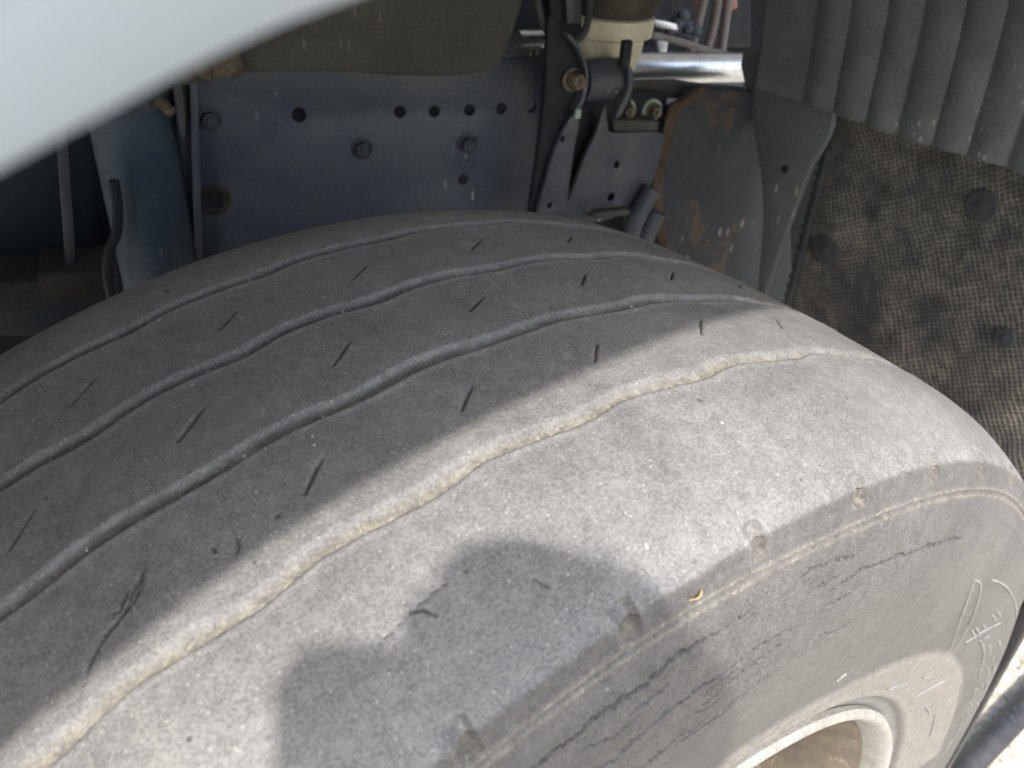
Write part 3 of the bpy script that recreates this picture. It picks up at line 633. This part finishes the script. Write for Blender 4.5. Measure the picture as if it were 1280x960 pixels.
# circumferential grooves: (centre, amplitude, phase, width outer->inner, depth, dust)
w76 = 2 * np.pi / 7.6
for k, (c0, ca, cb, wo, wi, dep, du) in enumerate([(-.0880, .0, -.0014, .0040, .0048, .0028, .70), (-.0292, .0008, -.0008, .0034, .0052, .0050, .34), (.0291, -.0016, -.0002, .0034, .0052, .0052, .24), (.0876, .0012, .0003, .0034, .0052, .0052, .18)]):
    c = c0 + ca * np.sin(w76 * th) + cb * np.cos(w76 * th) + .25 * np.abs(ca + cb) * np.sin(2 * w76 * th + k) + .0004 * wob(th, 20 + k)
    d = y - c
    wo_ = wo * (1 + .06 * wob(th, 40 + k)); wi_ = wi * (1 + .14 * wob(th, 50 + k))
    out = sst((d + wo_) / .0012); inn = np.interp((wi_ + .0004 - d) / .0070, [0, .10, .22, .45, .62, 1], [0, .05, .22, .74, .92, 1])
    g_ = out * inn * istread[None, :]
    H += dep * g_ * (1 + .22 * wob(th, 60 + k, (7, 13, 29, 51)))
    core = sst((d + wo_ - .0004) / .0016) * sst((wi_ - .0008 - d) / .005)
    DUST = np.maximum(DUST, du * core * istread[None, :])
    if k: WALL_SHADE = np.maximum(WALL_SHADE, sst((inn - .30) / .35) * out * istread[None, :])  # mask for the shade painted into the groove
    GRIT = np.maximum(GRIT, inn * out * istread[None, :])
    # lips stand slightly proud
    H -= .0004 * np.exp(-((d + wo_ + .0012) / .0014) ** 2) * istread[None, :]
# sipes and cuts
xarc = np.radians(th) * .5
def cutline(pts, width, depth, dark=1.0, side=False, taper=True, jit=0.0, seed=0):
    global H, CUT_SHADE
    pts = np.array(pts); lo, hi = pts[:, 0].min() - .4, pts[:, 0].max() + .4
    ii = np.where((TH > lo) & (TH < hi) & (TH < 119.2))[0]
    if len(ii) == 0: return
    cc = (P[:, 1] if side else P[:, 0]); l2, h2 = pts[:, 1].min() - .006, pts[:, 1].max() + .006
    jj = np.where((cc > l2) & (cc < h2) & (isside if side else istread))[0]
    if len(jj) == 0: return
    rad_ = .45 if side else .5
    X = np.radians(TH[ii])[:, None] * rad_; Y = cc[jj][None, :]
    if jit: Y = Y + jit * wob(TH[ii][:, None], seed, (9, 17, 41, 83), (1, .8, .7, .6))
    best = np.full((len(ii), len(jj)), 1e9); tt = np.zeros_like(best); L = 0
    seg = [(np.radians(a[0]) * rad_, a[1], np.radians(b[0]) * rad_, b[1]) for a, b in zip(pts[:-1], pts[1:])]
    lens = [math.hypot(s[2] - s[0], s[3] - s[1]) for s in seg]; tot = sum(lens)
    for s, l in zip(seg, lens):
        ux, uy = (s[2] - s[0]) / l, (s[3] - s[1]) / l
        q = np.clip((X - s[0]) * ux + (Y - s[1]) * uy, 0, l)
        dd = np.hypot(X - s[0] - ux * q, Y - s[1] - uy * q)
        b_ = dd < best; best[b_] = dd[b_]; tt[b_] = (L + q[b_]) / tot; L += l
    wv = width * (1 + .15 * np.sin(tt * 23 + seed)) * (np.sqrt(np.clip(4 * tt * (1 - tt), .02, 1)) if taper else 1)
    f = np.exp(-(best / wv) ** 4)
    ix = np.ix_(ii, jj)
    H[ix] = np.maximum(H[ix], depth * f); CUT_SHADE[ix] = np.maximum(CUT_SHADE[ix], dark * f)  # carved depth plus painted recess shade
PITCH = 7.64
for row, (t0, ya, yb) in enumerate([(100.75, -.0508, -.0636), (95.8, .0050, -.0054), (91.2, .0622, .0515)]):
    for k in range(-3, 5):
        t1 = t0 - PITCH * k; s = rng.uniform(-.12, .12)
        cutline([(t1 + s, ya + rng.normal(0, .0006)), (t1 + 1.68 + s, yb - .0006 + rng.normal(0, .0006))], .00052 * rng.uniform(.75, 1.15), rng.uniform(.0014, .0028), rng.uniform(.78, .95), seed=k)
# tear and hair cracks on the tread
for pts, w_, d_ in (([(108.49,-0.0548), (109.37,-0.0616), (109.99,-0.0641), (110.82,-0.0674), (111.49,-0.0718), (112.02,-0.0781)], .0006, .0014), ([(109.3,-0.0556), (109.87,-0.0614), (110.2,-0.0616)], .0007, .001),
                    ([(101.77,-0.1232), (101.35,-0.1246), (101.08,-0.1283)], .0006, .0012), ([(103.42,-0.1263), (102.29,-0.1247), (101.16,-0.1231), (100.05,-0.1222)], .0003, .0006), ([(97.31,-0.1356), (97.13,-0.1385), (96.91,-0.1409)], .0004, .0008),
                    ([(105.19,-0.0635), (105.33,-0.0675), (105.55,-0.0692)], .0006, .001), ([(106.08,-0.0615), (106.11,-0.0646)], .0006, .001), ([(84.56,-0.102), (84.76,-0.1054)], .0007, .001), ([(74.95,-0.1213), (75.22,-0.1239)], .0007, .001),
                    ([(103.68,-0.0661), (103.36,-0.0641)], .0005, .001), ([(94.87,-0.0559), (94.57,-0.0618)], .0003, .0007), ([(80.32,0.0563), (80.97,0.0535)], .0006, .001), ([(101.07,0.1097), (101.01,0.1036)], .0008, .001)):
    if len(pts) > 1: cutline(pts, w_, d_, .8, jit=.0003, seed=int(w_ * 1e6))
# shoulder: worn edge
edge = np.exp(-((y + .1602) / .0045) ** 2) * (r > .47)
H += edge * (.0006 + .0006 * wob(th, 77, (11, 23, 47, 91)))
# shoulder notches
for tn in (55.5, 63.3, 71.0, 79.4, 87.4, 95.0, 102.7, 110.3):
    dth = (th - tn) * math.pi / 180 * .48
    prof_t = sst((dth + .0042) / .0009) * sst((.0062 - dth) / .0075)
    zr = sst((.4800 - r) / .001) * sst((r - .4680) / .0014) * (y < -.150)
    H += .0036 * prof_t * zr
    CUT_SHADE = np.maximum(CUT_SHADE, .45 * np.exp(-((dth + .0040) / .0007) ** 2) * zr)  # painted shade along one notch wall
    DUST = np.maximum(DUST, .32 * sst((dth + .0046) / .001) * sst((.0066 - dth) / .002) * sst((r - .4672) / .0015) * sst((.4780 - r) / .003) * (y < -.150))
# sidewall rings
tab = np.array([(8, .4650), (57, .4640), (65, .4626), (72.5, .4621), (78.4, .4620), (82.9, .4626), (90.5, .4653), (95.8, .4670), (102.5, .4667), (120, .4660)])
rr_ = np.interp(TH, tab[:, 0], tab[:, 1])[:, None]
SD = isside[None, :]
H -= SD * (.0009 * np.exp(-((r - rr_) / .0008) ** 2) + .0007 * np.exp(-((r - rr_ + .0030) / .0008) ** 2) - .0011 * np.exp(-((r - rr_ + .0015) / .0006) ** 2))
DUST = np.maximum(DUST, SD * (.35 * np.exp(-((r - rr_) / .0010) ** 2) + .35 * np.exp(-((r - rr_ + .0034) / .0010) ** 2)))
# second short ring at right
m2 = sst((58 - th) / 3)
H -= SD * m2 * .0008 * np.exp(-((r - .4505) / .0010) ** 2)
# age cracks
def crk(pts, w_, d_, seed, dk=.7): cutline(pts, w_ * 1.05, d_ * 1.4, dk, side=True, jit=.0007, seed=seed)
crk([(105.16,0.468), (102.97,0.4568), (100.69,0.4503), (97.96,0.4511), (94.83,0.4499), (92.63,0.4519), (87.89,0.449)], .00055, .0016, 3)
crk([(99.87,0.4337), (96.66,0.4269), (93.46,0.4307), (89.63,0.4293), (86.34,0.4302), (83.87,0.4289)], .0005, .0014, 4)
crk([(81.83,0.4365), (78.61,0.4388), (75.12,0.4375), (71.73,0.4366), (63.55,0.4382)], .0006, .0016, 5)
crk([(92.53,0.4036), (88.03,0.4014)], .0005, .0012, 6)
for k in range(28):
    a0 = rng.uniform(76, 102); r0 = rng.uniform(.405, .452); ln = rng.uniform(1.2, 4.5)
    crk([(a0, r0), (a0 + ln / 2, r0 + rng.normal(0, .001)), (a0 + ln, r0 + rng.normal(0, .0016))], .0004, .0009, 30 + k, .55)
# raised bead pad
st_ = np.array([(8, .382), (15, .382), (26.7, .381), (41.9, .372), (55, .357), (66.7, .341), (78.3, .3405), (95, .339), (110, .338)])
rs_ = np.interp(TH, st_[:, 0], st_[:, 1])[:, None]
pad = sst((rs_ - r) / .007) * SD
H -= .0022 * pad; PALE = np.maximum(PALE, .85 * pad)
H -= SD * .0012 * np.exp(-((r - .3245) / .0016) ** 2)
# gentle uneven wear
H += istread[None, :] * .0003 * wob(th, 5, (1.3, 2.9, 6.1, 12.7)) * np.sin(y * 60)
Pn = P[None] - NRM[None] * H[:, :, None]
X = Pn[:, :, 1] * np.cos(np.radians(th)); Zc = Pn[:, :, 1] * np.sin(np.radians(th)); Yc = Pn[:, :, 0]
co = np.stack([X, Yc, Zc], 2).reshape(-1, 3).astype(np.float32)
nt_, npf = len(TH), len(P)
i = np.arange(nt_)[:, None]; j = np.arange(npf - 1)[None, :]; i2 = (i + 1) % nt_
fa = np.stack([i * npf + j, i * npf + j + 1, i2 * npf + j + 1, i2 * npf + j], 2).reshape(-1, 4)
me = bpy.data.meshes.new('tyre'); me.vertices.add(len(co)); me.vertices.foreach_set('co', co.ravel())
me.loops.add(fa.size); me.loops.foreach_set('vertex_index', fa.ravel().astype(np.int32))
me.polygons.add(len(fa)); me.polygons.foreach_set('loop_start', np.arange(0, fa.size, 4, dtype=np.int32)); me.polygons.foreach_set('use_smooth', np.ones(len(fa), bool))
me.update(calc_edges=True)
SIDE = np.broadcast_to((sst((-.1575 - y) / .0030) * sst((.4775 - r) / .002))[0][None], H.shape)
WR = SD * sst((r - .398) / .008) * sst((.4585 - r) / .004) * sst((th - 58) / 10) * np.ones_like(H)
for nm, A_ in (('dust', DUST), ('cut_shade', CUT_SHADE), ('pale', PALE), ('side', SIDE), ('wrinkle', WR), ('wall_shade', WALL_SHADE), ('ingroove', GRIT)):
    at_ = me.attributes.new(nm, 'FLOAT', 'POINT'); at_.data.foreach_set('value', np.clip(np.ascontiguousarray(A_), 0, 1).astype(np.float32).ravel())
me.materials.append(MR)
tyre = bpy.data.objects.new('tyre', me); COL.objects.link(tyre); tyre.parent = wheel; tyre.location = -origin(wheel)
tyre['label'] = 'worn grey tyre with wavy grooves and cracked sidewall'

# raised moulding marks on the sidewall
sp_ = np.array([(q[1], q[0]) for q in side_pts]); 
def sidept(t, r_, lift=.0002):
    yv_ = float(np.interp(r_, sp_[:, 0], sp_[:, 1])) - lift
    pd = float(sst(np.array((np.interp(t, st_[:, 0], st_[:, 1]) - r_) / .007))) * .0022
    return Vector((r_ * math.cos(math.radians(t)), yv_ - pd, r_ * math.sin(math.radians(t))))
strokes = [[(54.88,0.4134), (51.95,0.4125), (49.03,0.4044), (44.59,0.3877), (41.25,0.3728)], [(54.88,0.4134), (50.05,0.39), (43.05,0.3707)], [(49.54,0.4183), (43.83,0.4235), (36.56,0.4308), (27.05,0.4452)], [(42.51,0.3894), (38.48,0.3897)], [(41.78,0.3927), (37.84,0.3934)], [(40.21,0.3818), (38.11,0.3967), (33.98,0.4155)], [(40.14,0.4071), (36.76,0.4105)], [(39.41,0.4124), (36.45,0.4152)], [(40.51,0.398), (38.65,0.3992)], [(35.99,0.3939), (31.66,0.3978), (26.44,0.4002)], [(35.06,0.3984), (33.98,0.4034)], [(30.86,0.4045), (28.36,0.4088)], [(28.29,0.4178), (26.23,0.4215)], [(23.61,0.409), (19.07,0.4199)], [(21.07,0.4229), (18.57,0.4274)], [(25.15,0.4004), (22.67,0.4009)], [(17.38,0.4207), (14.71,0.4246)], [(19.67,0.4017), (16.52,0.4038)], [(18.47,0.4125), (17.13,0.4141)], [(16.15,0.4016), (13.24,0.4103)], [(13.61,0.4154), (9.72,0.4323)], [(13.49,0.3977), (8.7,0.4017)], [(37.44,0.3342), (37.3,0.3393), (34.97,0.3594)], [(42.92,0.3457), (40.72,0.3504)], [(50.35,0.3282), (46.75,0.337)], [(30.6,0.3407), (26.83,0.3448)], [(70.16,0.3524), (69.61,0.3573)], [(28.82,0.4071), (26.85,0.4077)], [(24.92,0.4153), (22.88,0.4169)], [], [(13.36,0.404), (10.5,0.4089)], [(7.74,0.3984), (5.81,0.395)], [(24.34,0.3515), (17.4,0.3519)], [(28.14,0.3744), (19.63,0.3771)]]
bm = bmesh.new()
for s in strokes:
    if len(s) < 2: continue
    pts = catmull([(a, b, 0) for a, b in s], 6)
    tube(bm, [sidept(p.x, p.y) for p in pts], .0010, 8)
bm_link('moulded_mark', bm, MR, wheel, stuff=True)
# grit caught in the grooves
bm = bmesh.new()
def treadpt(t, y_, lift): 
    R_ = float(tread_r(np.array(y_))) + lift
    return Vector((R_ * math.cos(math.radians(t)), y_, R_ * math.sin(math.radians(t))))
for k in range(420):
    q = rng.randint(4); t = rng.uniform(72, 117); c0 = (-.0880, -.0292, .0291, .0876)[q]
    if q == 0 or math.sin(t * 1.7 + q * 2) < .35: continue
    sz = abs(rng.normal(0, .0003)) + .00022
    p = treadpt(t, c0 + rng.uniform(-.002, .004), -.0034)
    res = bmesh.ops.create_icosphere(bm, subdivisions=1, radius=sz, matrix=Matrix.Translation(p))
    for v in res['verts']: v.co += Vector(rng.normal(0, sz * .3, 3))
bm_link('grit', bm, M_GRIT, wheel, stuff=True, smooth=False)

# wheel disc, nuts and hub
bm = bmesh.new()
lathe(bm, [(-.148, .2952), (-.13, .284), (-.10, .278), (-.06, .274), (-.02, .270), (.02, .262), (.03, .25), (.03, .18), (.0, .15), (-.02, .14), (-.03, .11), (-.03, 0)], (0, 0, 0), (0, 1, 0), 128)
bm_link('wheel_disc', bm, M_BARREL, wheel)
NB = hexbolt(.016, .03)
for k in range(10):
    a = k * math.pi / 5 + .1
    place('wheel_nut', NB, M_BOLT, wheel, (.168 * math.cos(a), .017, .168 * math.sin(a)), (0, -1, 0), a)
bm = bmesh.new(); lathe(bm, [(.01, .09), (-.06, .085), (-.075, .07), (-.078, 0)], (0, 0, 0), (0, 1, 0), 48); bm_link('hub_cap', bm, M_DARK, wheel)

# ------------------------------------------------------------------ small things
lf = bmesh.new(); lc = sidept(91.6, .4712) 
lpos = Vector(lc); e1 = Vector((.9, -.05, .35)).normalized(); e2 = Vector((.1, -.6, .7)).normalized(); e3 = e1.cross(e2)
ring = []
for k in range(14):
    a = 2 * math.pi * k / 14
    ring.append(lf.verts.new(lpos + e1 * (.0028 * math.cos(a)) + e2 * (.0013 * math.sin(a) * (1 - .4 * math.cos(a))) - e3 * (.0006 * math.cos(2 * a) - .0012)))
top = lf.verts.new(lpos - e3 * -.0022)
for k in range(14): lf.faces.new((ring[k], ring[(k + 1) % 14], top))
leaf = bm_link('dry_leaf', lf, M_LEAF); md = leaf.modifiers.new('t', 'SOLIDIFY'); md.thickness = .0004
leaf['label'] = 'tiny orange-tan leaf scrap stuck on the tyre shoulder'; leaf['category'] = 'leaf'

gp = [(0.8231,-0.1121), (1.0368,-0.1147)]
bm = bmesh.new(); y0 = (gp[0][1] + gp[1][1]) / 2 - .012
pts = catmull([(.35, y0 - .004, GZ + .0185), (.7, y0, GZ + .0185), (1.0, y0 + .001, GZ + .0185), (1.6, y0 + .004, GZ + .0185), (3.2, y0 - .02, GZ + .0185)], 8)
tube(bm, pts, .019, 16)
hose = bm_link('rubber_hose', bm, M_HOSE); hose['label'] = 'black rubber hose lying on the pale ground beside the wheel'; hose['category'] = 'hose'

# photographer's hand with the phone, just behind the lens: their shadow falls on the tread
def cp_(a, b, c): return CAM + RIGHT * a + UP * b + BACK * c
corner = [(px_ + .013 * math.cos(q), py_ + .013 * math.sin(q)) for px_, py_, q0 in ((.125, .000, 0), (.006, .000, 1), (.006, -.053, 2), (.125, -.053, 3)) for q in [q0 * math.pi / 2 + k * math.pi / 12 for k in range(7)]]
bm = bmesh.new(); front = [bm.verts.new(cp_(a, b, .007)) for a, b in corner]; rear = [bm.verts.new(cp_(a, b, .015)) for a, b in corner]
bm.faces.new(front); bm.faces.new(rear[::-1])
for k in range(len(corner)): bm.faces.new((front[k], rear[k], rear[(k + 1) % len(corner)], front[(k + 1) % len(corner)]))
bmesh.ops.bevel(bm, geom=[e for e in bm.edges if abs((e.verts[0].co - e.verts[1].co).dot(BACK)) < 1e-6], offset=.002, segments=2, affect='EDGES')
ph = bm_link('phone', bm, M_PHONE); ph['label'] = 'black phone in the photographer\'s hand, its squarish shadow on the tyre'; ph['category'] = 'phone'
bm = bmesh.new(); lay = bm.verts.layers.skin.verify()
def chain(start, pts):
    prev = start
    for a, b, c, r_ in pts:
        v = bm.verts.new(cp_(a, b, c)); v[lay].radius = (r_, r_)
        if prev is not None: bm.edges.new((prev, v))
        prev = v
    return prev
elbow = bm.verts.new(cp_(.40, -.34, .34)); elbow[lay].radius = (.042, .042); elbow[lay].use_root = True
wrist = chain(elbow, [(.28, -.18, .18, .036), (.205, -.075, .075, .027)])
palm = chain(wrist, [(.175, -.035, .045, .030), (.150, -.005, .036, .028)])
knuckles = chain(palm, [(.118, .004, .046, .027), (.086, .014, .040, .026), (.058, .012, .034, .022), (.042, .016, .026, .017)])
chain(palm, [(.07, .030, .030, .018), (.048, .026, .024, .016), (.036, .016, .020, .013)])
for pts in ([(.128, .018, .032, .0105), (.098, .040, .026, .0098), (.066, .046, .020, .0092), (.044, .034, .014, .0085)],
            [(.134, .022, .040, .0105), (.108, .044, .040, .0100), (.078, .049, .036, .0095), (.054, .038, .030, .0088)],
            [(.140, .014, .052, .0100), (.116, .034, .056, .0095), (.088, .040, .054, .0090), (.066, .034, .050, .0085)],
            [(.146, .002, .062, .0090), (.126, .018, .070, .0085), (.104, .024, .070, .0080), (.086, .020, .068, .0075)],
            [(.150, -.045, .030, .0125), (.128, -.052, .026, .0110), (.104, -.050, .024, .0095)]): chain(palm, pts)
me = bpy.data.meshes.new('person'); bm.to_mesh(me); bm.free(); me.materials.append(M_SKIN)
per = bpy.data.objects.new('person', me); COL.objects.link(per)
per.modifiers.new('skin', 'SKIN'); sd = per.modifiers.new('smooth', 'SUBSURF'); sd.levels = 2; sd.render_levels = 2
per['label'] = 'photographer\'s bare forearm and hand whose shadow falls on the tyre shoulder'; per['category'] = 'person'
